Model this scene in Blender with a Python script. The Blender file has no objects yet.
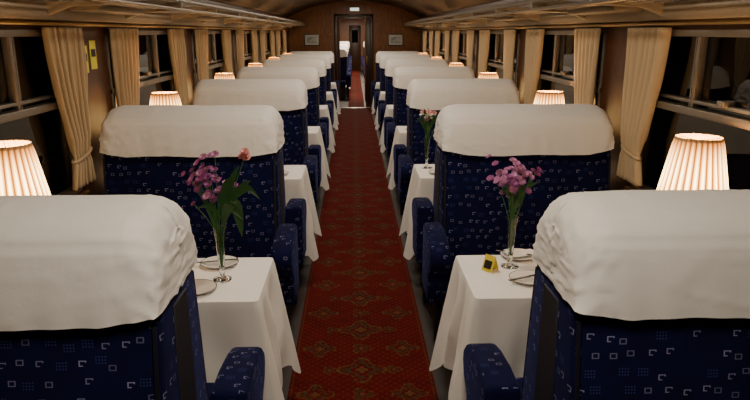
import bpy, bmesh, math, random
from mathutils import Vector, Matrix, noise
random.seed(7)
sc = bpy.context.scene
COL = sc.collection
pi = math.pi

# ------------------------------------------------------------------ node helper
class V:
    def __init__(s, nt, k): s.nt, s.k = nt, k
    def _m(s, op, *a):
        n = s.nt.nodes.new('ShaderNodeMath'); n.operation = op
        for i, v in enumerate((s,) + a):
            if isinstance(v, V): s.nt.links.new(v.k, n.inputs[i])
            else: n.inputs[i].default_value = v
        return V(s.nt, n.outputs[0])
    def __add__(s, o): return s._m('ADD', o)
    def __sub__(s, o): return s._m('SUBTRACT', o)
    def __mul__(s, o): return s._m('MULTIPLY', o)
    def __truediv__(s, o): return s._m('DIVIDE', o)
    def gt(s, o): return s._m('GREATER_THAN', o)
    def lt(s, o): return s._m('LESS_THAN', o)
    def abs(s): return s._m('ABSOLUTE')
    def floor(s): return s._m('FLOOR')
    def max(s, o): return s._m('MAXIMUM', o)
    def min(s, o): return s._m('MINIMUM', o)
    def sin(s): return s._m('SINE')
    def cos(s): return s._m('COSINE')
    def pow(s, o): return s._m('POWER', o)
    def sqrt(s): return s._m('SQRT')
    def atan2(s, o): return s._m('ARCTAN2', o)
    def fmod(s, o): return s._m('FLOORED_MODULO', o)

def new_mat(name):
    m = bpy.data.materials.new(name); m.use_nodes = True
    nt = m.node_tree
    return m, nt, nt.nodes['Principled BSDF']

def tex(nt, kind, vec=None, **kw):
    n = nt.nodes.new(kind)
    for k, v in kw.items():
        n.inputs[k].default_value = v
    if vec is not None: nt.links.new(vec, n.inputs['Vector'])
    return n

def coords(nt, out='Object'):
    return nt.nodes.new('ShaderNodeTexCoord').outputs[out]

def mixc(nt, fac, a, b):
    n = nt.nodes.new('ShaderNodeMix'); n.data_type = 'RGBA'
    if isinstance(fac, V): nt.links.new(fac.k, n.inputs[0])
    else: n.inputs[0].default_value = fac
    for i, c in ((6, a), (7, b)):
        if isinstance(c, (tuple, list)): n.inputs[i].default_value = (*c, 1) if len(c) == 3 else c
        else: nt.links.new(c, n.inputs[i])
    return n.outputs[2]

def bump(nt, b, h, strength=0.2, dist=0.002):
    n = nt.nodes.new('ShaderNodeBump'); n.inputs['Strength'].default_value = strength
    n.inputs['Distance'].default_value = dist
    nt.links.new(h, n.inputs['Height']); nt.links.new(n.outputs[0], b.inputs['Normal'])

def simple(name, col, rough=0.5, metal=0.0, noise_amt=0.08, scale=40, bmp=0.0, **kw):
    m, nt, b = new_mat(name)
    t = tex(nt, 'ShaderNodeTexNoise', coords(nt), Scale=scale, Detail=4.0)
    d = tuple(max(0, c * (1 - noise_amt * 2)) for c in col); l = tuple(min(1, c * (1 + noise_amt)) for c in col)
    nt.links.new(mixc(nt, V(nt, t.outputs[0]), d, l), b.inputs['Base Color'])
    b.inputs['Roughness'].default_value = rough; b.inputs['Metallic'].default_value = metal
    for k, v in kw.items(): b.inputs[k.replace('_', ' ')].default_value = v
    if bmp: bump(nt, b, t.outputs[0], bmp)
    return m

def emis(name, col, st):
    m, nt, b = new_mat(name)
    b.inputs['Base Color'].default_value = (*col, 1)
    b.inputs['Emission Color'].default_value = (*col, 1); b.inputs['Emission Strength'].default_value = st
    return m

def wood(name, c1, c2, rough=0.35, sc_=(3, 3, 0.6)):
    m, nt, b = new_mat(name)
    mp = nt.nodes.new('ShaderNodeMapping'); mp.inputs['Scale'].default_value = sc_
    nt.links.new(coords(nt), mp.inputs[0])
    t = tex(nt, 'ShaderNodeTexNoise', mp.outputs[0], Scale=9.0, Detail=8.0, Distortion=1.5)
    r = nt.nodes.new('ShaderNodeValToRGB'); r.color_ramp.elements[0].position = .3; r.color_ramp.elements[1].position = .7
    r.color_ramp.elements[0].color = (*c1, 1); r.color_ramp.elements[1].color = (*c2, 1)
    nt.links.new(t.outputs[0], r.inputs[0]); nt.links.new(r.outputs[0], b.inputs['Base Color'])
    b.inputs['Roughness'].default_value = rough
    return m

# fabrics
def fabric_mat():
    m, nt, b = new_mat('blue_moquette')
    def sep(s):
        n = nt.nodes.new('ShaderNodeSeparateXYZ'); nt.links.new(s, n.inputs[0]); return [V(nt, o) for o in n.outputs]
    x, y, z = sep(coords(nt)); nx, ny, nz = sep(coords(nt, 'Normal'))
    ax = nx.abs().gt(.75); az = nz.abs().gt(.75)
    u = x + (y - x) * ax; v = z + (y - z) * az
    s = 0.044
    vv = v / s; iv = vv.floor(); fv = vv - iv
    uu = u / s + iv.fmod(2.0) * .5; iu = uu.floor(); fu = uu - iu
    cb = nt.nodes.new('ShaderNodeCombineXYZ'); nt.links.new(iu.k, cb.inputs[0]); nt.links.new(iv.k, cb.inputs[1])
    wn = nt.nodes.new('ShaderNodeTexWhiteNoise'); nt.links.new(cb.outputs[0], wn.inputs['Vector'])
    r1 = V(nt, wn.outputs['Value']); sp = nt.nodes.new('ShaderNodeSeparateColor'); nt.links.new(wn.outputs['Color'], sp.inputs[0])
    r2, r3, r4 = [V(nt, o) for o in sp.outputs]
    du = fu - .5 - (r2 - .5) * .45; dv = fv - .5 - (r3 - .5) * .45
    m_ = du.abs().max(dv.abs() * 1.3)
    ring = m_.lt(.205) * m_.gt(.135)
    cut = du.gt(.02) * dv.lt(.05) * r1.gt(.35)
    ring = ring * (cut * -1 + 1)
    show = r4.gt(.45)
    marks = ring * show
    grid = (du * 38).sin().gt(.1) * (dv * 38).sin().gt(.1) * m_.lt(.32) * r4.lt(.25)
    t = tex(nt, 'ShaderNodeTexNoise', coords(nt), Scale=14.0, Detail=5.0)
    base = mixc(nt, V(nt, t.outputs[0]), (.0010, .0016, .017), (.0045, .0075, .060))
    c = mixc(nt, grid * .8, base, (.04, .05, .22))
    c = mixc(nt, marks * (r1 * .6 + .3), c, (.28, .28, .52))
    nt.links.new(c, b.inputs['Base Color'])
    b.inputs['Roughness'].default_value = .95
    b.inputs['Specular IOR Level'].default_value = .15
    b.inputs['Sheen Weight'].default_value = .09; b.inputs['Sheen Tint'].default_value = (.15, .18, .7, 1)
    b.inputs['Sheen Roughness'].default_value = .4
    t2 = tex(nt, 'ShaderNodeTexNoise', coords(nt), Scale=600.0)
    bump(nt, b, t2.outputs[0], .3, .002)
    return m

def carpet_mat():
    m, nt, b = new_mat('red_axminster')
    n = nt.nodes.new('ShaderNodeSeparateXYZ'); nt.links.new(coords(nt), n.inputs[0])
    x, y, z = [V(nt, o) for o in n.outputs]
    P = .46
    def med(cx, off, R, petals):
        lx = x - cx; ly = (y + off).fmod(P) - P / 2
        r = (lx * lx + ly * ly).sqrt(); th = ly.atan2(lx)
        rr = r / ((th * petals).cos() * .25 + 1) / R
        outer = rr.lt(1.0) * rr.gt(.86); mid = rr.lt(.66) * rr.gt(.46); inner = rr.lt(.26)
        spokes = (th * (petals * 3)).cos().gt(.2) * rr.lt(.86) * rr.gt(.66)
        return outer, mid, inner, spokes
    t = tex(nt, 'ShaderNodeTexNoise', coords(nt), Scale=9.0, Detail=6.0)
    t3 = tex(nt, 'ShaderNodeTexNoise', coords(nt), Scale=160.0, Detail=2.0)
    t4 = tex(nt, 'ShaderNodeTexNoise', coords(nt), Scale=60.0, Detail=3.0)
    br = V(nt, t4.outputs[0]).gt(.46)                     # worn, broken-up pattern
    c = mixc(nt, V(nt, t.outputs[0]), (.072, .0032, .0026), (.155, .010, .007))
    q = .046
    a = ((x + y) / q * pi).sin().abs(); bb = ((x - y) / q * pi).sin().abs()
    c = mixc(nt, (a.lt(.18)).max(bb.lt(.18)) * .45, c, (.018, .004, .003))
    fl = ((x + y) / q * pi).cos().abs() + ((x - y) / q * pi).cos().abs()
    c = mixc(nt, fl.lt(.5) * .4, c, (.14, .065, .02))
    for cx, off, R, pt in ((0, 0, .105, 4), (.225, P / 2, .075, 4), (-.225, P / 2, .075, 4), (0, P / 2, .05, 3), (.165, 0, .035, 3), (-.165, 0, .035, 3)):
        o, md, inn, spk = med(cx, off, R, pt)
        c = mixc(nt, o * br * .62, c, (.13, .09, .03))
        c = mixc(nt, spk * br * .7, c, (.04, .055, .025))
        c = mixc(nt, md * br * .75, c, (.03, .058, .027))
        c = mixc(nt, inn * .55, c, (.14, .095, .032))
    ed = x.abs()
    c = mixc(nt, ed.gt(.335) * ed.lt(.345) * .4, c, (.10, .06, .02))
    c = mixc(nt, V(nt, t3.outputs[0]) * .45, c, (.02, .002, .002))
    nt.links.new(c, b.inputs['Base Color'])
    b.inputs['Roughness'].default_value = .98; b.inputs['Specular IOR Level'].default_value = .1
    bump(nt, b, t3.outputs[0], .4, .004)
    return m

def linen(name, col, bs=.15):
    m, nt, b = new_mat(name)
    t = tex(nt, 'ShaderNodeTexNoise', coords(nt), Scale=18.0, Detail=6.0)
    t2 = tex(nt, 'ShaderNodeTexNoise', coords(nt), Scale=500.0, Detail=2.0)
    nt.links.new(mixc(nt, V(nt, t.outputs[0]), tuple(c * .95 for c in col), col), b.inputs['Base Color'])
    b.inputs['Roughness'].default_value = .85
    b.inputs['Sheen Weight'].default_value = .1
    ad = V(nt, t2.outputs[0]) * .3 + V(nt, t.outputs[0])
    bump(nt, b, ad.k, bs, .006)
    return m

NPLE = 28
def shade_mat():
    m, nt, b = new_mat('pleated_shade_silk')
    uv = nt.nodes.new('ShaderNodeSeparateXYZ'); nt.links.new(coords(nt, 'UV'), uv.inputs[0])
    u, v = V(nt, uv.outputs[0]), V(nt, uv.outputs[1])
    ple = (u * (2 * pi * NPLE)).cos() * .5 + .5           # overlapping pleats = thicker cloth
    glow = ((v - .42) * (v - .42)) * -3.0 + 1.0
    rim = v.lt(.05).max(v.gt(.955))
    st = (ple.pow(.8) * .93 + .07) * glow * (rim * -.8 + 1)
    nt.links.new(mixc(nt, ple * glow, (.9, .22, .01), (1, .76, .30)), b.inputs['Emission Color'])
    nt.links.new((st * 11.0).k, b.inputs['Emission Strength'])
    b.inputs['Base Color'].default_value = (.45, .30, .16, 1)
    b.inputs['Roughness'].default_value = .9
    return m

M_BLUE = fabric_mat(); M_CARPET = carpet_mat()
M_COVER = linen('white_antimacassar_linen', (.88, .87, .86), .25)
M_CLOTH = linen('tablecloth_linen', (.92, .91, .90), .15)
M_CURT = linen('curtain_fabric', (.57, .43, .26), .2)
M_SHADE = shade_mat()
M_DARKBLUE = simple('navy_trim', (.003, .004, .014), .6)
M_PLINTH = simple('dark_plinth', (.012, .01, .01), .6)
M_FLOOR = simple('dark_floor_lino', (.014, .006, .005), .6)
M_WALL = wood('wall_veneer', (.042, .012, .003), (.11, .035, .009))
M_WOOD = wood('bulkhead_veneer', (.16, .052, .011), (.30, .11, .026))
M_DKWOOD = wood('dark_door_wood', (.03, .011, .005), (.06, .023, .009))
M_CEIL = simple('ceiling_enamel', (.11, .065, .036), .5)
M_CREAM = simple('cream_enamel', (.32, .26, .185), .4)
M_ALU = simple('aluminium', (.28, .25, .215), .4, .85)
M_BRASS = simple('brass', (.6, .42, .16), .3, .9)
M_GREEN = simple('stem_green', (.05, .17, .025), .6)
M_LEAF = simple('leaf_green', (.03, .10, .022), .5)
M_PURP = simple('purple_petal', (.36, .08, .32), .6, noise_amt=.3)
M_MAUVE = simple('mauve_petal', (.56, .22, .47), .6, noise_amt=.3)
M_PINK = simple('pink_petal', (.75, .30, .30), .6, noise_amt=.2)
M_WPET = simple('white_petal', (.7, .7, .6), .6)
M_YEL = simple('flower_centre', (.4, .2, .12), .7)
M_CHINA = simple('china', (.82, .81, .78), .15, noise_amt=.02)
M_RIM = simple('plate_rim', (.03, .03, .05), .2)
M_STEEL = simple('cutlery_steel', (.5, .5, .5), .2, 1.0)
M_CARD = simple('yellow_card', (.75, .6, .05), .6)
M_BLACK = simple('black_ink', (.01, .01, .01), .5)
M_SIGN = simple('yellow_sign', (.85, .75, .06), .5)
M_BULB = emis('lit_bulb', (1, .7, .4), 14)
M_LUM = emis('luminaire_diffuser', (1, .9, .75), 3)
M_EXIT = emis('lit_sign_face', (.8, .9, .75), 1.2)
M_WHITE = simple('white_paper', (.7, .68, .62), .6)
m, nt, b = new_mat('night_window_glass')
b.inputs['Base Color'].default_value = (.001, .001, .0015, 1); b.inputs['Roughness'].default_value = .02
b.inputs['IOR'].default_value = 1.45
tn = tex(nt, 'ShaderNodeTexNoise', coords(nt), Scale=2.0); bump(nt, b, tn.outputs[0], .03, .01)
M_GLASS = m
m, nt, b = new_mat('vase_glass')
b.inputs['Base Color'].default_value = (.93, .96, .95, 1); b.inputs['Roughness'].default_value = .02
b.inputs['Transmission Weight'].default_value = 1.0; b.inputs['IOR'].default_value = 1.4
M_VASE = m
m, nt, b = new_mat('picture_print')
t = tex(nt, 'ShaderNodeTexNoise', coords(nt), Scale=16.0, Detail=5.0)
nt.links.new(mixc(nt, V(nt, t.outputs[0]).gt(.5), (.30, .38, .42), (.6, .6, .55)), b.inputs['Base Color'])
M_PIC = m

# ------------------------------------------------------------------ mesh builder
class B:
    def __init__(s): s.bm = bmesh.new(); s.mats = []; s.uv = None
    def mi(s, m):
        if m not in s.mats: s.mats.append(m)
        return s.mats.index(m)
    def _merge(s, t, mat, M=None):
        if M is not None: bmesh.ops.transform(t, matrix=M, verts=t.verts)
        i = s.mi(mat); mp = {}
        for v in t.verts: mp[v] = s.bm.verts.new(v.co)
        for f in t.faces:
            try: nf = s.bm.faces.new([mp[v] for v in f.verts])
            except ValueError: continue
            nf.material_index = i; nf.smooth = True
        t.free()
    def box(s, x0, x1, y0, y1, z0, z1, mat, bev=0.0, M=None, seg=2):
        t = bmesh.new()
        bmesh.ops.create_cube(t, size=1)
        for v in t.verts:
            v.co = Vector(((x0 + x1) / 2 + v.co.x * (x1 - x0), (y0 + y1) / 2 + v.co.y * (y1 - y0), (z0 + z1) / 2 + v.co.z * (z1 - z0)))
        if bev: bmesh.ops.bevel(t, geom=t.edges[:], offset=bev, segments=seg, affect='EDGES', profile=.5)
        s._merge(t, mat, M)
    def prism(s, poly, x0, x1, mat, bev=0.0, seg=3, axis='x', M=None):
        t = bmesh.new()
        if axis == 'x':
            a = [t.verts.new((x0, p[0], p[1])) for p in poly]; c = [t.verts.new((x1, p[0], p[1])) for p in poly]
        elif axis == 'y':
            a = [t.verts.new((p[0], x0, p[1])) for p in poly]; c = [t.verts.new((p[0], x1, p[1])) for p in poly]
        t.faces.new(a); t.faces.new(c[::-1]); n = len(poly)
        for i in range(n): t.faces.new((a[i], c[i], c[(i + 1) % n], a[(i + 1) % n]))
        bmesh.ops.recalc_face_normals(t, faces=t.faces)
        if bev: bmesh.ops.bevel(t, geom=t.edges[:], offset=bev, segments=seg, affect='EDGES', profile=.5, clamp_overlap=True)
        s._merge(t, mat, M)
    def lathe(s, prof, mat, n=24, M=None, sx=1, sy=1):
        t = bmesh.new(); rings = []
        for r, z in prof:
            rings.append([t.verts.new((r * math.cos(2 * pi * i / n) * sx, r * math.sin(2 * pi * i / n) * sy, z)) for i in range(n)])
        for a, c in zip(rings, rings[1:]):
            for i in range(n): t.faces.new((a[i], a[(i + 1) % n], c[(i + 1) % n], c[i]))
        bmesh.ops.remove_doubles(t, verts=t.verts, dist=1e-6)
        s._merge(t, mat, M)
    def tube(s, pts, r, mat, n=8, M=None, closed=False, r1=None):
        t = bmesh.new(); rings = []; N = len(pts); pts = [Vector(p) for p in pts]
        up = Vector((0.13, .21, 1)).normalized()
        for i, p in enumerate(pts):
            if closed: d = pts[(i + 1) % N] - pts[i - 1]
            else: d = pts[min(i + 1, N - 1)] - pts[max(i - 1, 0)]
            d.normalize(); u = d.cross(up)
            if u.length < .05: u = d.cross(Vector((1, 0, 0)))
            u.normalize(); w = d.cross(u)
            rr = r if r1 is None else r + (r1 - r) * i / (N - 1)
            rings.append([t.verts.new(p + (u * math.cos(2 * pi * k / n) + w * math.sin(2 * pi * k / n)) * rr) for k in range(n)])
        R = list(zip(rings, rings[1:]))
        if closed: R.append((rings[-1], rings[0]))
        for a, c in R:
            for k in range(n): t.faces.new((a[k], c[k], c[(k + 1) % n], a[(k + 1) % n]))
        if not closed: t.faces.new(rings[0]); t.faces.new(rings[-1][::-1])
        s._merge(t, mat, M)
    def grid(s, fn, nu, nv, mat, M=None):
        t = bmesh.new()
        g = [[t.verts.new(fn(i / nu, j / nv)) for j in range(nv + 1)] for i in range(nu + 1)]
        for i in range(nu):
            for j in range(nv): t.faces.new((g[i][j], g[i + 1][j], g[i + 1][j + 1], g[i][j + 1]))
        s._merge(t, mat, M)
    def mesh(s, name, recalc=True, mirror=False, angle=40):
        if mirror:
            for v in s.bm.verts: v.co.x = -v.co.x
            bmesh.ops.reverse_faces(s.bm, faces=s.bm.faces)
        if recalc: bmesh.ops.recalc_face_normals(s.bm, faces=s.bm.faces)
        me = bpy.data.meshes.new(name); s.bm.to_mesh(me); s.bm.free()
        for m in s.mats: me.materials.append(m)
        try: me.set_sharp_from_angle(angle=math.radians(angle))
        except Exception: pass
        return me

def put(name, me, loc=(0, 0, 0), parent=None, rz=0):
    o = bpy.data.objects.new(name, me); COL.objects.link(o); o.location = loc; o.rotation_euler[2] = rz
    if parent: o.parent = parent
    return o
def empty(name, loc=(0, 0, 0)):
    o = bpy.data.objects.new(name, None); o.empty_display_size = .1; COL.objects.link(o); o.location = loc; return o
def solid(o, t):
    md = o.modifiers.new('thickness', 'SOLIDIFY'); md.thickness = t; md.offset = 0

# ------------------------------------------------------------------ dimensions
PITCH = 2.03; C0 = 1.53; NP = 7
XI, XO = .44, 1.35; XC = (XI + XO) / 2; HW = (XO - XI) / 2
WX = 1.44; YB = 14.75; YS = -1.3
T0 = 2.45; TH = .72
W0 = 2.57; WH = .74

# ------------------------------------------------------------------ seats (local +x = toward wall)
def seat_body():
    b = B()
    prof = [(-.245, .34), (-.235, .6), (-.175, 1.03), (-.13, 1.19), (-.05, 1.235), (.05, 1.235), (.13, 1.19), (.175, 1.03), (.235, .6), (.245, .34)]
    b.prism(prof, -HW, HW, M_BLUE, .03, 3)
    return b
def seat_piping():
    b = B()
    for s in (-1, 1):
        for x in (-HW + .012, HW - .012):
            b.tube([(x, s * .242, .42), (x, s * .235, .6), (x, s * .206, .82), (x, s * .175, 1.03)], .006, M_DARKBLUE, 6)
    b.prism([(-.10, .1), (-.06, 1.03), (.06, 1.03), (.10, .1)], -HW - .004, -HW + .02, M_DARKBLUE, .003, 1)
    return b
def seat_cushions():
    b = B()
    for s in (-1, 1):
        y0, y1 = sorted((s * .22, s * .58))
        b.box(-HW + .03, 0, y0, y1, .32, .47, M_BLUE, .04, seg=3)
        b.box(0, HW - .03, y0, y1, .32, .47, M_BLUE, .04, seg=3)
    return b
def seat_arms(ext=.098):
    b = B()
    for s in (-1, 1):
        pr = [(.15, .665), (.30, .668), (.42, .655), (.50, .635), (.545, .60), (.55, .555), (.52, .50), (.46, .46), (.44, .30), (.15, .30)]
        pr = [(s * y, z) for y, z in pr]
        b.prism(pr, -HW - ext, -HW + .005 - (.02 if ext > .1 else 0), M_BLUE, .03, 4)
        b.prism(pr, HW - .09, HW, M_BLUE, .03, 4)
    return b
def seat_plinth():
    b = B()
    b.box(-HW + .05, HW - .02, -.48, .48, 0, .32, M_PLINTH, .01)
    for s in (-1, 1):
        b.box(-HW - .04, -HW + .0, s * .30 - .03, s * .30 + .03, 0, .34, M_DARKBLUE, .01)
    return b

def seat_cover(seed):
    t = B(); bm = bmesh.new()
    hem = 1.04
    pr = [(-.200, hem), (-.198, 1.07), (-.195, 1.10), (-.190, 1.14), (-.184, 1.175), (-.176, 1.207), (-.160, 1.234), (-.128, 1.255), (-.085, 1.270), (-.045, 1.281), (0, 1.285)]
    pr = pr + [(-y, z) for y, z in pr[-2::-1]]
    P = []
    for a, c in zip(pr, pr[1:]):
        for k in range(3): P.append((a[0] + (c[0] - a[0]) * k / 3, a[1] + (c[1] - a[1]) * k / 3))
    P.append(pr[-1]); nP = len(P)
    X = HW + .008; r = .085
    cols = []
    NS = 130
    for i in range(NS + 1): cols.append((-(X - r) + 2 * (X - r) * i / NS, 0, 1))
    NE = 14
    endc = []
    for i in range(1, NE + 1):
        th = i / NE * pi / 2; endc.append((X - r + r * math.sin(th), r * (1 - math.cos(th)), 1))
    for i in range(1, 9): endc.append((X + .002, r, 1 - i / 8))
    cols = [(-a, q, c) for a, q, c in endc[::-1]] + cols + endc
    sd = Vector((seed * 3.1, seed * 1.7, seed * 5.3))
    verts = []
    for (x, ins, col) in cols:
        row = []
        for (y, z) in P:
            kz = min(1, max(0, (z - hem) / .2))
            yy = (abs(y) - ins * (.12 + .50 * kz)) ; yy = max(yy, 0) * (1 if y >= 0 else -1)
            zz = z - ins * kz * (.80)
            yy *= col
            xe = abs(x) / X
            hz = 1 - kz
            zz += hz * .012 * noise.noise(Vector((x * 3, (1 if y > 0 else 0) * 7, seed)))
            zz += hz * .02 * max(0, xe - .7) / .3
            p = Vector((x, yy, zz))
            n = Vector((0, yy * 1.2, zz - 1.1)).normalized() if col > .2 else Vector((1 if x > 0 else -1, 0, 0))
            if xe > .93: n = (n + Vector(((xe - .93) * 12 * (1 if x > 0 else -1), 0, 0))).normalized()
            w1 = noise.noise(Vector((x * 4, yy * 8, zz * 6)) + sd)
            rid = noise.noise(Vector((x * 2.0 + zz * 3, zz * 20 - x * 4, yy * 9)) + sd)
            w2 = max(0, 1 - abs(rid) * 8)
            e = max(0, (xe - .74) / .26)
            fold = noise.noise(Vector((x * 22 + (zz - 1.1) * 16, yy * 16, zz * 6)) + sd)
            f1 = max(0, 1 - abs(noise.noise(Vector((x * 16 + zz * 24, yy * 22, zz * 18 - x * 8)) + sd)) * 5)
            d = .0028 * w1 + .0020 * w2 + e * (.006 * fold + .007 * f1 - .006)
            d += .002 * math.sin(x * 60 + 3 * w1) * hz * .6
            if abs(z - 1.213) < .006 and xe < .9: d -= .003
            p += n * d
            row.append(bm.verts.new(p))
        verts.append(row)
    for a, c in zip(verts, verts[1:]):
        for j in range(nP - 1): bm.faces.new((a[j], c[j], c[j + 1], a[j + 1]))
    t._merge(bm, M_COVER)
    return t

def both(fn, name, **kw):
    return {1: fn().mesh(name, **kw), -1: fn().mesh(name + '_l', mirror=True, **kw)}
ME_BODY = both(seat_body, 'seat_back'); ME_PIPE = both(seat_piping, 'piping'); ME_CUSH = both(seat_cushions, 'seat_cushions')
ME_ARM = both(seat_arms, 'armrests'); ME_ARM0 = both(lambda: seat_arms(.13), 'armrests_wide'); ME_PL = both(seat_plinth, 'plinth')
ME_COV = [seat_cover(i + 1).mesh('headrest_cover', angle=180) for i in range(4)]

def add_seat(sgn, y, k, x0=0, near=False):
    e = empty('back_to_back_train_seat', (x0 + sgn * XC, y, 0))
    put('seat_back', ME_BODY[sgn], parent=e); put('piping', ME_PIPE[sgn], parent=e)
    put('seat_cushions', ME_CUSH[sgn], parent=e); put('armrests', (ME_ARM0 if near else ME_ARM)[sgn], parent=e); put('plinth', ME_PL[sgn], parent=e)
    put('headrest_cover', ME_COV[(k + (2 if sgn > 0 else 0)) % 4], parent=e, rz=pi if (k // 2 + (sgn > 0)) % 2 else 0)
    if near: e.scale.x = .96
    return e

# ------------------------------------------------------------------ tables + cloths
def table_mesh():
    b = B()
    b.box(-.50, .49, -.225, .225, TH - .035, TH - .008, M_DKWOOD, .008)
    b.tube([(-.2, 0, 0.02), (-.2, 0, TH - .03)], .028, M_ALU, 12)
    b.box(-.32, -.08, -.15, .15, 0, .03, M_ALU, .01)
    return b
def cloth_mesh(seed):
    b = B(); t = bmesh.new()
    x0, x1, y0, y1 = -.515, .495, -.24, .24; rc = .02
    path = []
    n1, n2 = 60, 34
    for i in range(n1): path.append((x1 + (x0 + rc - x1) * i / n1, y0, 0, -1, 0))
    for i in range(9):
        a = i / 8 * pi / 2; path.append((x0 + rc - rc * math.sin(a), y0 + rc - rc * math.cos(a), -math.sin(a), -math.cos(a), math.sin(2 * a)))
    for i in range(1, n2): path.append((x0, y0 + rc + (y1 - y0 - 2 * rc) * i / n2, -1, 0, 0))
    for i in range(9):
        a = i / 8 * pi / 2; path.append((x0 + rc - rc * math.cos(a), y1 - rc + rc * math.sin(a), -math.cos(a), math.sin(a), math.sin(2 * a)))
    for i in range(1, n1 + 1): path.append((x0 + rc + (x1 - x0 - rc) * i / n1, y1, 0, 1, 0))
    L = [0]
    for a, c in zip(path, path[1:]): L.append(L[-1] + math.hypot(a[0] - c[0], a[1] - c[1]))
    NV = 26; rows = []
    corners = [L[n1 + 4], L[n1 + 9 + n2 + 3]]
    for idx, (x, y, nx, ny, cf) in enumerate(path):
        l = L[idx]; row = []
        dc = min(abs(l - c) for c in corners)
        cb = math.exp(-(dc / .07) ** 2)
        side = 1 - cb
        isx = abs(nx) > .6
        drop = (.46 if isx else .42) + .09 * cb
        for j in range(NV + 1):
            v = j / NV; s = v * drop
            out = .004 + (.06 if isx else .03) * s + cb * s * .13
            w = math.sin(l * 30 + seed * 2 + 1.5 * noise.noise(Vector((l * 4, v * 1.5, seed)))) * .026 + noise.noise(Vector((l * 16, v * 2, seed * 9))) * .022
            out += side * w * min(1, v * 1.6) * (1.0 if isx else .8)
            px, py = x + nx * out, y + ny * out
            dz = s * (1 - .02 * side) - .012 * noise.noise(Vector((l * 7, 0, seed))) * v
            if j == 0: px, py = x, y
            row.append(t.verts.new((px, py, TH - (0 if j == 0 else .004) - dz)))
        rows.append(row)
    for a, c in zip(rows, rows[1:]):
        for j in range(NV): t.faces.new((a[j], c[j], c[j + 1], a[j + 1]))
    b._merge(t, M_CLOTH)
    t = bmesh.new(); t.faces.new([t.verts.new((p[0], p[1], TH)) for p in path])
    b._merge(t, M_CLOTH)
    bmesh.ops.remove_doubles(b.bm, verts=b.bm.verts, dist=1e-4)
    return b
ME_TAB = both(table_mesh, 'table')
ME_CLO = {s: [cloth_mesh(i + (0 if s > 0 else 5)).mesh('tablecloth', mirror=(s < 0), angle=60) for i in range(3)] for s in (1, -1)}
TXC = {-1: .385 + .515, 1: .41 + .515}

# ------------------------------------------------------------------ lamp
ZS0, ZS1 = .305, .565
def lamp_base():
    b = B()
    b.lathe([(0, 0), (.062, 0), (.064, .008), (.05, .016), (.02, .022), (.011, .04), (.010, .10), (.018, .115), (.012, .13), (.009, .16), (.009, .33), (.02, .335), (.02, .37), (0, .372)], M_BRASS, 24)
    b.tube([(0, 0, .37), (0, 0, .46), (0, 0, .55)], .003, M_BRASS, 6)
    for a in range(3):
        an = a * 2 * pi / 3
        b.tube([(0, 0, .55), (.081 * math.cos(an), .081 * math.sin(an), .558)], .002, M_BRASS, 5)
    return b
def lamp_bulb():
    b = B(); b.lathe([(0, .372), (.012, .375), (.02, .395), (.028, .42), (.024, .45), (0, .467)], M_BULB, 16); return b
def shade_mesh():
    n = NPLE * 8; NV = 8; bm = bmesh.new(); uvl = bm.loops.layers.uv.new('UVMap')
    g = []
    for i in range(n + 1):
        a = 2 * pi * i / n; col = []
        for j in range(NV + 1):
            v = j / NV; r = .132 + (.082 - .132) * v
            r += .0035 * math.cos(a * NPLE) * (1 if 0 < j < NV else .4)
            col.append(bm.verts.new((r * math.cos(a), r * math.sin(a), ZS0 + (ZS1 - ZS0) * v)))
        g.append(col)
    for i in range(n):
        for j in range(NV):
            f = bm.faces.new((g[i][j], g[i + 1][j], g[i + 1][j + 1], g[i][j + 1])); f.smooth = True
            for lp, (uu, vv) in zip(f.loops, ((i, j), (i + 1, j), (i + 1, j + 1), (i, j + 1))): lp[uvl].uv = (uu / n, vv / NV)
    me = bpy.data.meshes.new('lamp_shade'); bm.to_mesh(me); bm.free(); me.materials.append(M_SHADE); return me
ME_LB, ME_BU, ME_SH = lamp_base().mesh('lamp_base'), lamp_bulb().mesh('bulb'), shade_mesh()
def add_lamp(x, y, e=11.0):
    p = empty('table_lamp', (x, y, TH + .001))
    put('lamp_base', ME_LB, parent=p); put('bulb', ME_BU, parent=p); put('lamp_shade', ME_SH, parent=p)
    if e:
        ld = bpy.data.lights.new('lamp_glow', 'POINT'); ld.energy = e; ld.color = (1, .62, .30); ld.shadow_soft_size = .03
        put('lamp_glow', ld, (0, 0, .50), p)
    return p

# ------------------------------------------------------------------ flowers
def vase_mesh():
    b = B()
    b.lathe([(0, 0), (.036, 0), (.037, .004), (.02, .008), (.010, .016), (.009, .04), (.012, .07), (.016, .12), (.021, .18), (.027, .215),
             (.0255, .215), (.0195, .18), (.0145, .12), (.010, .07), (.006, .045), (0, .042)], M_VASE, 24)
    return b
def bloom(b, c, d, R, mat, npet=12, layers=2):
    d = Vector(d).normalized(); q = d.to_track_quat('Z', 'Y').to_matrix().to_4x4(); q.translation = Vector(c)
    for L in range(layers):
        RR = R * (1 - .3 * L); lift = .25 + .45 * L
        for i in range(npet):
            a = 2 * pi * (i + .5 * L) / npet + random.uniform(-.1, .1); w = RR * 2.2 / npet * 1.3
            ca, sa = math.cos(a), math.sin(a)
            def P(r, s, z): return Vector((ca * r - sa * s, sa * r + ca * s, z))
            t = bmesh.new()
            vs = [t.verts.new(P(*k)) for k in ((RR * .1, 0, 0), (RR * .6, -w, RR * lift * .5), (RR * 1.0, -w * .5, RR * lift), (RR * 1.05, w * .5, RR * lift), (RR * .6, w, RR * lift * .5))]
            t.faces.new(vs); b._merge(t, mat, q)
    b.lathe([(R * .22, 0), (R * .2, R * .2), (0, R * .28)], M_YEL, 8, M=q)
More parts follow.
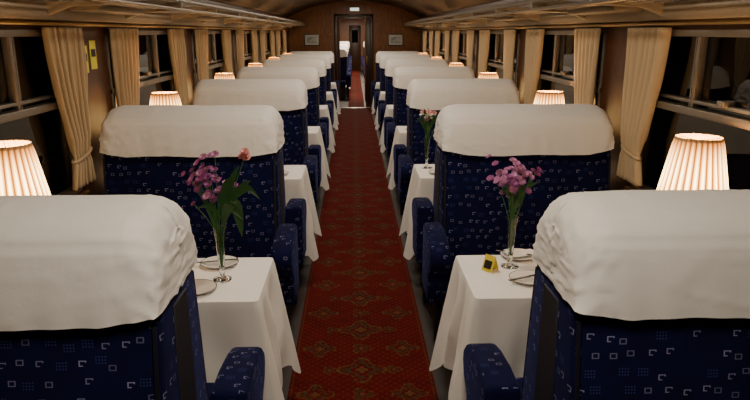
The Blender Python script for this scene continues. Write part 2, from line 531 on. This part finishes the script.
def leaf(b, p0, p1, w, droop=.03):
    p0, p1 = Vector(p0), Vector(p1); d = (p1 - p0); s = d.cross(Vector((0.2, -1, .1))).normalized()
    def fn(u, v):
        c = p0 + d * u + Vector((0, 0, math.sin(u * pi) * droop)); ww = w * math.sin(min(1, u * .95 + .05) * pi) ** .8
        k = (v - .5) * 2
        return c + s * ww * k + Vector((0, -.15, .3)).normalized() * abs(k) * ww * .35
    b.grid(fn, 10, 4, M_LEAF)
def bouquet(kind, seed):
    random.seed(seed); b = B()
    def stem(top, r=.0016):
        tx, ty, tz = top
        b.tube([(random.uniform(-.004, .004), random.uniform(-.004, .004), .05), (tx * .15, ty * .15, .2), (tx * .55, ty * .55, .2 + (tz - .2) * .55), top], r, M_GREEN, 5)
    if kind == 'left':
        for i in range(50):
            x = random.gauss(-.044, .038); y = random.gauss(0, .032); z = .425 + random.gauss(0, .038) - abs(x + .045) * .5
            if i % 3 == 0: stem((x, y, z))
            bloom(b, (x, y, z), (x * 4 - .1, y * 4 - .35, .6), random.uniform(.012, .018), random.choice([M_PURP, M_MAUVE, M_PURP]), 9)
        stem((.115, -.01, .50), .002)
        for i in range(5): bloom(b, (.115 + random.uniform(-.014, .014), -.01, .50 + random.uniform(-.012, .018)), (random.uniform(-.5, .8), -.5, .8), .017, M_PINK, 6)
        for p1, w in (((.145, -.02, .37), .016), ((.10, -.03, .25), .018), ((.13, .01, .40), .014), ((.055, -.03, .42), .016), ((.075, -.05, .31), .020), ((-.07, -.03, .30), .012), ((.09, 0, .46), .013)):
            leaf(b, (.012, 0, random.uniform(.22, .28)), p1, w)
        leaf(b, (.06, 0, .33), (.09, -.02, .18), .020)
        leaf(b, (.06, 0, .36), (.165, -.02, .33), .012)
    elif kind == 'right':
        for i in range(54):
            x = random.gauss(-.002, .040); y = random.gauss(0, .032); z = .385 + random.gauss(0, .036)
            if i % 3 == 0: stem((x, y, z))
            bloom(b, (x, y, z), (x * 4, y * 4 - .35, .6), random.uniform(.012, .018), random.choice([M_PURP, M_MAUVE, M_MAUVE]), 9)
        stem((.085, 0, .40)); 
        for i in range(3): bloom(b, (.085 + random.uniform(-.015, .015), 0, .40 + random.uniform(-.01, .02)), (.5, -.5, .6), .015, M_PURP, 7)
        for p1, w in (((.06, -.02, .34), .012), ((-.06, -.01, .33), .012), ((.10, 0, .36), .010), ((-.03, -.04, .3), .012), ((.03, -.03, .27), .013)):
            leaf(b, (0, 0, random.uniform(.22, .27)), p1, w)
    else:
        for i in range(14):
            x = random.gauss(.0, .03); y = random.gauss(0, .03); z = .38 + random.gauss(0, .03)
            stem((x, y, z)); bloom(b, (x, y, z), (x * 4, y * 4 - .3, .6), random.uniform(.016, .022), random.choice([M_WPET, M_WPET, M_PINK]), 8)
        for p1, w in (((.08, -.02, .38), .014), ((-.08, -.01, .36), .014), ((.02, -.05, .3), .014), ((-.03, -.03, .43), .012)):
            leaf(b, (0, 0, .24), p1, w)
    return b
ME_VASE = vase_mesh().mesh('vase', angle=60)
def add_vase(x, y, kind, seed=3):
    e = empty('flower_vase', (x, y, TH + .001)); put('glass_vase', ME_VASE, parent=e)
    put('flowers', bouquet(kind, seed).mesh('flowers', recalc=False, angle=50), parent=e)

# ------------------------------------------------------------------ tableware
def plate_mesh(R=.08):
    b = B()
    b.lathe([(0, .002), (R * .55, .002), (R * .6, 0), (R * .62, .003), (R * .97, .012), (R, .0135)], M_CHINA, 36)
    b.lathe([(R, .0135), (R * 1.0, .0150), (R * .965, .0145)], M_RIM, 36)
    b.lathe([(R * .965, .0145), (R * .62, .007), (R * .5, .005), (0, .005)], M_CHINA, 36)
    return b
def knife(b, z, M):
    b.box(-.10, 0.0, -.007, .007, z, z + .002, M_STEEL, .0008, M); b.box(0, .08, -.006, .006, z - .001, z + .005, M_STEEL, .002, M)
def napkin():
    b = B()
    def fn(u, v):
        x = (u - .5) * .13; y = (v - .5) * .07
        return Vector((x, y, .016 + .018 * math.cos(y * 45) * (1 - .5 * abs(u - .5)) + .006 * noise.noise(Vector((x * 30, y * 30, 1)))))
    b.grid(fn, 16, 16, M_CLOTH)
    return b
ME_PLATE = plate_mesh().mesh('plate'); ME_NAP = napkin().mesh('napkin')
def add_plate(x, y, withknife=None, nap=False):
    e = empty('side_plate', (x, y, TH + .001)); put('plate', ME_PLATE, parent=e)
    if withknife is not None:
        b = B(); knife(b, .0165, Matrix.Rotation(withknife, 4, 'Z')); put('butter_knife', b.mesh('knife'), parent=e)
    if nap: put('napkin', ME_NAP, parent=e, rz=.3)

# ------------------------------------------------------------------ curtains
def curtain_mesh(flip, seed):
    b = B()
    zt, zb, ztie = 1.69, .92, 1.07
    def fn(u, v):
        z = zt + (zb - zt) * v
        if z > ztie:
            k = (zt - z) / (zt - ztie); k = k ** 1.4
            a0 = 0 + .17 * k; a1 = .42 - .05 * k
        else:
            k = (ztie - z) / (ztie - zb); a0 = .17 - .045 * k; a1 = .37 + .03 * k
        y = a0 + (a1 - a0) * u
        amp = .021 * (1 if z > 1.15 else .75)
        ph = u * 2 * pi * 6 + 1.2 * noise.noise(Vector((v * 2, seed, 0))) + 1.5 * noise.noise(Vector((u * 3, seed, 4)))
        x = amp * math.sin(ph) + .004 * noise.noise(Vector((u * 12, v * 4, seed)))
        y += .015 * math.cos(ph * 1.0)
        if abs(z - ztie) < .03: x *= .6
        return Vector((x, y if not flip else -y, z))
    b.grid(fn, 96, 40, M_CURT)
    y0, y1 = .165, .375
    pts = []
    for i in range(24):
        a = 2 * pi * i / 24; yy = (y0 + y1) / 2 + (y1 - y0) / 2 * math.cos(a); pts.append((.021 * math.sin(a), yy if not flip else -yy, ztie + .02 * math.cos(a)))
    b.tube(pts, .008, M_CURT, 6, closed=True)
    return b
ME_CU = {f: [curtain_mesh(f, s + (9 if f else 0)).mesh('curtain', angle=180) for s in range(2)] for f in (False, True)}

# ------------------------------------------------------------------ shell
def mk(name, b, **kw): return put(name, b.mesh(name, **kw))
YF2 = 30.0
b = B(); b.box(-WX - .06, WX + .06, YS - .1, YB + .1, -.08, -.008, M_FLOOR); mk('floor', b)
b = B(); b.box(-.355, .355, YS, YB - .04, -.008, .004, M_CARPET); mk('aisle_carpet', b)

ZT, ZB, ZR = 1.68, .88, 1.33
def side_wall(s, name):
    b = B()
    def bx(y0, y1, z0, z1, m=M_WALL, xx=(0, .06)): 
        a, c = sorted((s * (WX + xx[0]), s * (WX + xx[1]))); b.box(a, c, y0, y1, z0, z1, m)
    bx(YS - .06, YB + .06, -.008, ZB); bx(YS - .06, YB + .06, ZT, 2.0)
    last = YS - .06
    for k in range(-1, 6):
        w = W0 + k * PITCH; bx(last, w - WH, ZB, ZT); last = w + WH
    bx(last, YB + .06, ZB, ZT)
    return mk(name, b)
side_wall(1, 'wall_right'); side_wall(-1, 'wall_left')
wn = 0
for s in (-1, 1):
    for k in range(-1, 6):
        w = W0 + k * PITCH; wn += 1
        e = empty('window_%d' % wn, (s * WX, w, 0))
        b = B(); a, c = sorted((s * .03, s * .036)); b.box(a, c, -WH, WH, ZB, ZT, M_GLASS); put('pane', b.mesh('pane'), parent=e)
        b = B()
        def fr(y0, y1, z0, z1, d0=-.012, d1=.03, bv=.004):
            a, c = sorted((s * d0, s * d1)); b.box(a, c, y0, y1, z0, z1, M_ALU, bv)
        fr(-WH, -WH + .03, ZB, ZT); fr(WH - .03, WH, ZB, ZT); fr(-WH, WH, ZB, ZB + .03); fr(-WH, WH, ZT - .03, ZT)
        fr(-WH, WH, ZR - .012, ZR + .022, -.018)
        fr(-WH, WH, ZR + .04, ZR + .055, -.004)
        for yy in (-.27, .21):
            fr(yy, yy + .022, ZR, ZT, -.006); fr(yy + .04, yy + .05, ZR, ZT, 0.0)
        fr(-.05, .0, ZR + .05, ZR + .075, -.02)
        put('frame', b.mesh('frame'), parent=e)
        b = B(); a, c = sorted((s * -.035, s * .0)); b.box(a, c, -WH - .02, WH + .02, ZB - .035, ZB - .005, M_WALL, .005); put('sill', b.mesh('sill'), parent=e)
        for fl, base in ((False, .43), (True, -.33)):
            cu = put('window_curtain', ME_CU[fl][(k + 2) % 2], (s * (WX - .041), w + base, 0))
            solid(cu, .0015)
tn_ = 0
for s in (-1, 1):
    tn_ += 1
    b = B()
    b.tube([(s * (WX - .042), YS, 1.706), (s * (WX - .042), YB, 1.706)], .008, M_BRASS, 8)
    mk('curtain_rail', b)
    b = B()
    a, c = sorted((s * (WX - .055), s * (WX + .001))); b.box(a, c, YS, YB, 1.722, 1.80, M_CREAM, .01); mk('trim_%d' % tn_, b)
    b = B()
    a, c = sorted((s * (WX - .02), s * WX)); b.box(a, c, YS, YB, 0, .10, M_DKWOOD, .004); mk('baseboard_' + ('right' if s > 0 else 'left'), b)
    b = B()
    for xr, zr, rr in ((1.06, 1.85, .016), (1.06, 1.80, .009), (1.13, 1.805, .007), (1.20, 1.805, .007), (1.27, 1.805, .007), (1.34, 1.805, .007)):
        b.tube([(s * xr, YS, zr), (s * xr, YB, zr)], rr, M_ALU, 8)
    y = YS + .3
    k = 0
    while y < YB:
        b.prism([(s * 1.435, 1.73), (s * 1.435, 1.90), (s * 1.40, 1.84), (s * 1.07, 1.865), (s * 1.045, 1.845), (s * 1.055, 1.79), (s * 1.28, 1.78), (s * 1.39, 1.74)], y - .014, y + .014, M_CREAM, .004, 1, 'y')
        y += PITCH / 2
    a, c = sorted((s * 1.22, s * 1.36)); 
    for k in range(-1, 7):
        yc = C0 + k * PITCH
        b.box(a, c, yc - .35, yc + .35, 1.765, 1.795, M_CREAM, .008)
    mk('luggage_rack', b)
b = B()
def arc(u, v, y0=YS - .06, y1=YB + .06):
    a = (u - .5) * 2; x = a * (WX + .03); z = 1.97 + .36 * (1 - abs(a) ** 2.4)
    return Vector((x, y0 + (y1 - y0) * v, z))
b.grid(arc, 32, 2, M_CEIL)
c_ = mk('ceiling', b, angle=180); solid(c_, .03)
b = B(); b.box(-WX, WX, YS - .06, YS, 0, 2.35, M_WALL); mk('wall_back', b)
# bulkhead
DL, DR, DT = -.40, .36, 2.0
b = B(); b.box(-WX, DL, YB, YB + .06, 0, 2.35, M_WOOD); b.box(DR, WX, YB, YB + .06, 0, 2.35, M_WOOD); b.box(DL, DR, YB, YB + .06, DT, 2.35, M_WOOD); mk('wall_end', b)
b = B()
b.box(DL - .05, DL + .01, YB - .02, YB + .08, 0, DT + .05, M_DKWOOD, .006); b.box(DR - .01, DR + .05, YB - .02, YB + .08, 0, DT + .05, M_DKWOOD, .006)
b.box(DL - .05, DR + .05, YB - .02, YB + .08, DT - .01, DT + .05, M_DKWOOD, .006); b.box(DL, DR, YB - .03, YB + .08, .0, .012, M_ALU, .003)
mk('door_frame', b)
b = B(); b.box(-.11, .11, YB - .035, YB - .001, 2.10, 2.19, M_WHITE, .005); b.box(-.095, .095, YB - .038, YB - .035, 2.115, 2.175, M_EXIT); mk('illuminated_sign', b)
for s, nm in ((-1, 0), (1, 1)):
    e = empty('framed_picture', (s * .92 - .02, YB - .012, 1.50))
    b = B(); b.box(-.17, .17, -.012, .011, -.13, .13, M_DKWOOD, .006); put('frame', b.mesh('f'), parent=e)
    b = B(); b.box(-.15, .15, -.016, -.012, -.11, .11, M_WHITE); put('mount', b.mesh('m'), parent=e)
    b = B(); b.box(-.10, .10, -.019, -.016, -.065, .065, M_PIC); put('print', b.mesh('p'), parent=e)
# vestibule and next carriage
b = B(); b.box(-WX, WX, YB + .12, YF2, -.08, -.008, M_FLOOR); mk('floor_next_carriage', b)
b = B()
for s in (-1, 1):
    a, c = sorted((s * .52, s * .58)); b.box(a, c, YB + .06, YB + 1.6, 0, 2.3, M_WOOD)
b.box(-.6, .6, YB + .06, YB + 1.6, 2.2, 2.26, M_DKWOOD)
b.box(-WX, -.36, YB + 1.6, YB + 1.66, 0, 2.3, M_DKWOOD); b.box(.24, WX, YB + 1.6, YB + 1.66, 0, 2.3, M_WOOD)
b.box(-.37, .25, YB + 1.6, YB + 1.66, 1.98, 2.3, M_DKWOOD)
mk('vestibule_partition', b)
b = B()
for s in (-1, 1):
    a, c = sorted((s * WX, s * (WX + .06))); b.box(a, c, YB + 1.6, YF2, 0, 2.3, M_WOOD)
b.box(-WX, WX, YF2, YF2 + .06, 0, 2.3, M_WOOD)
mk('wall_next_carriage', b)
b = B(); b.box(-WX, WX, YB + 1.6, YF2, 2.25, 2.3, M_CEIL); mk('ceiling_next_carriage', b)
b = B(); b.box(-.16, .22, YB + .18, YF2 - .06, -.008, .004, M_CARPET); mk('next_carriage_carpet', b)
for k in range(7):
    for s in (-1, 1): add_seat(s, YB + 2.5 + k * 1.9, k, .24 if s < 0 else -.04)
for k in range(6):
    put('dining_table', ME_TAB[-1], (-TXC[-1] + .16, YB + 3.45 + k * 1.9, 0)); put('tablecloth', ME_CLO[-1][k % 3], (-TXC[-1] + .16, YB + 3.45 + k * 1.9, 0))
b = B(); b.box(.24, .44, YB + .13, YB + .165, .01, 1.98, M_DKWOOD, .005); b.box(.26, .275, YB + .11, YB + .13, .95, 1.15, M_BRASS, .003); mk('door_1', b)
b = B(); b.box(-.22, .30, YF2 - .05, YF2 - .001, .01, 1.95, M_DKWOOD, .005); b.box(-.10, .18, YF2 - .055, YF2 - .05, 1.2, 1.75, M_GLASS); mk('door_2', b)

# ceiling luminaires
b = B(); b.box(-.16, .16, -.30, .30, -.03, .0, M_CREAM, .01); ME_LH = b.mesh('housing')
b = B(); b.box(-.14, .14, -.28, .28, -.045, -.028, M_LUM, .006); ME_LD = b.mesh('diffuser')
def luminaire(y, z, e, name='ceiling_light', rz=0):
    p = empty(name, (0, y, z)); put('housing', ME_LH, parent=p); put('diffuser', ME_LD, parent=p)
    ld = bpy.data.lights.new('light', 'AREA'); ld.shape = 'RECTANGLE'; ld.size = .28; ld.size_y = .56; ld.energy = e; ld.color = (1, .84, .64)
    put('light', ld, (0, 0, -.05), p)
for k in range(7): luminaire(.65 + k * PITCH, 2.322, 20 if k < 1 else 15)
luminaire(YB + .85, 2.195, 7)
for k in range(4): luminaire(YB + 3 + k * 3.2, 2.25, 80)

# ------------------------------------------------------------------ populate
for k in range(NP):
    for s in (-1, 1): add_seat(s, C0 + k * PITCH, k, s * .012 if k == 0 else 0, k == 0)
for k in range(NP - 1):
    y = T0 + k * PITCH
    for s in (-1, 1):
        put('dining_table', ME_TAB[s], (s * TXC[s], y, 0))
        put('tablecloth', ME_CLO[s][k % 3], (s * TXC[s], y, 0))
        add_lamp(-1.266 if s < 0 else 1.275, y - (.13 if s < 0 else .05) if k == 0 else y - .15)
        if k > 0:
            add_plate(s * .56, y - .1)
add_vase(-.555, 2.43, 'left', 11); add_vase(.615, 2.54, 'right', 5)
add_vase(.49, 4.58, 'white', 8); add_vase(-.74, 4.56, 'white', 9); add_vase(.60, 6.6, 'white', 10)
add_plate(-.60, 2.60, .2); add_plate(-.635, 2.32)
add_plate(.68, 2.655, -.5, True); add_plate(.655, 2.38, .4)
def tent():
    b = B()
    b.prism([(-.025, 0), (0, .065), (.025, 0), (.023, 0), (0, .061), (-.023, 0)], -.026, .026, M_CARD)
    M = Matrix.Translation((0, -.0135, .033)) @ Matrix.Rotation(-math.atan2(.025, .065), 4, 'X')
    b.box(-.018, .018, -.002, -.001, -.022, .012, M_BLACK, M=M)
    return b
put('tent_card', tent().mesh('tent_card'), (.525, 2.50, TH + .001), rz=-.9)
for yy, z, hh in ((3.53, 1.53, .07), (3.65, 1.55, .075)):
    b = B(); b.box(0, .003, -.04, .04, -hh, hh, M_SIGN); b.box(.003, .004, -.03, .03, -.01, .03, M_BLACK)
    mk('safety_notice', b).location = (-WX, yy, z)

# ------------------------------------------------------------------ world, camera
w = bpy.data.worlds.new('night'); sc.world = w; w.use_nodes = True
w.node_tree.nodes['Background'].inputs[0].default_value = (.01, .012, .02, 1); w.node_tree.nodes['Background'].inputs[1].default_value = .3
cd = bpy.data.cameras.new('camera'); cam = bpy.data.objects.new('camera', cd); COL.objects.link(cam)
cd.sensor_width = 36; cd.lens = 36 * 650 / 750
cam.location = (-.03, 0, 1.67)
cam.rotation_euler = (math.radians(90 - 14.5), 0, math.radians(-1.85))
cd.clip_start = .02
sc.camera = cam
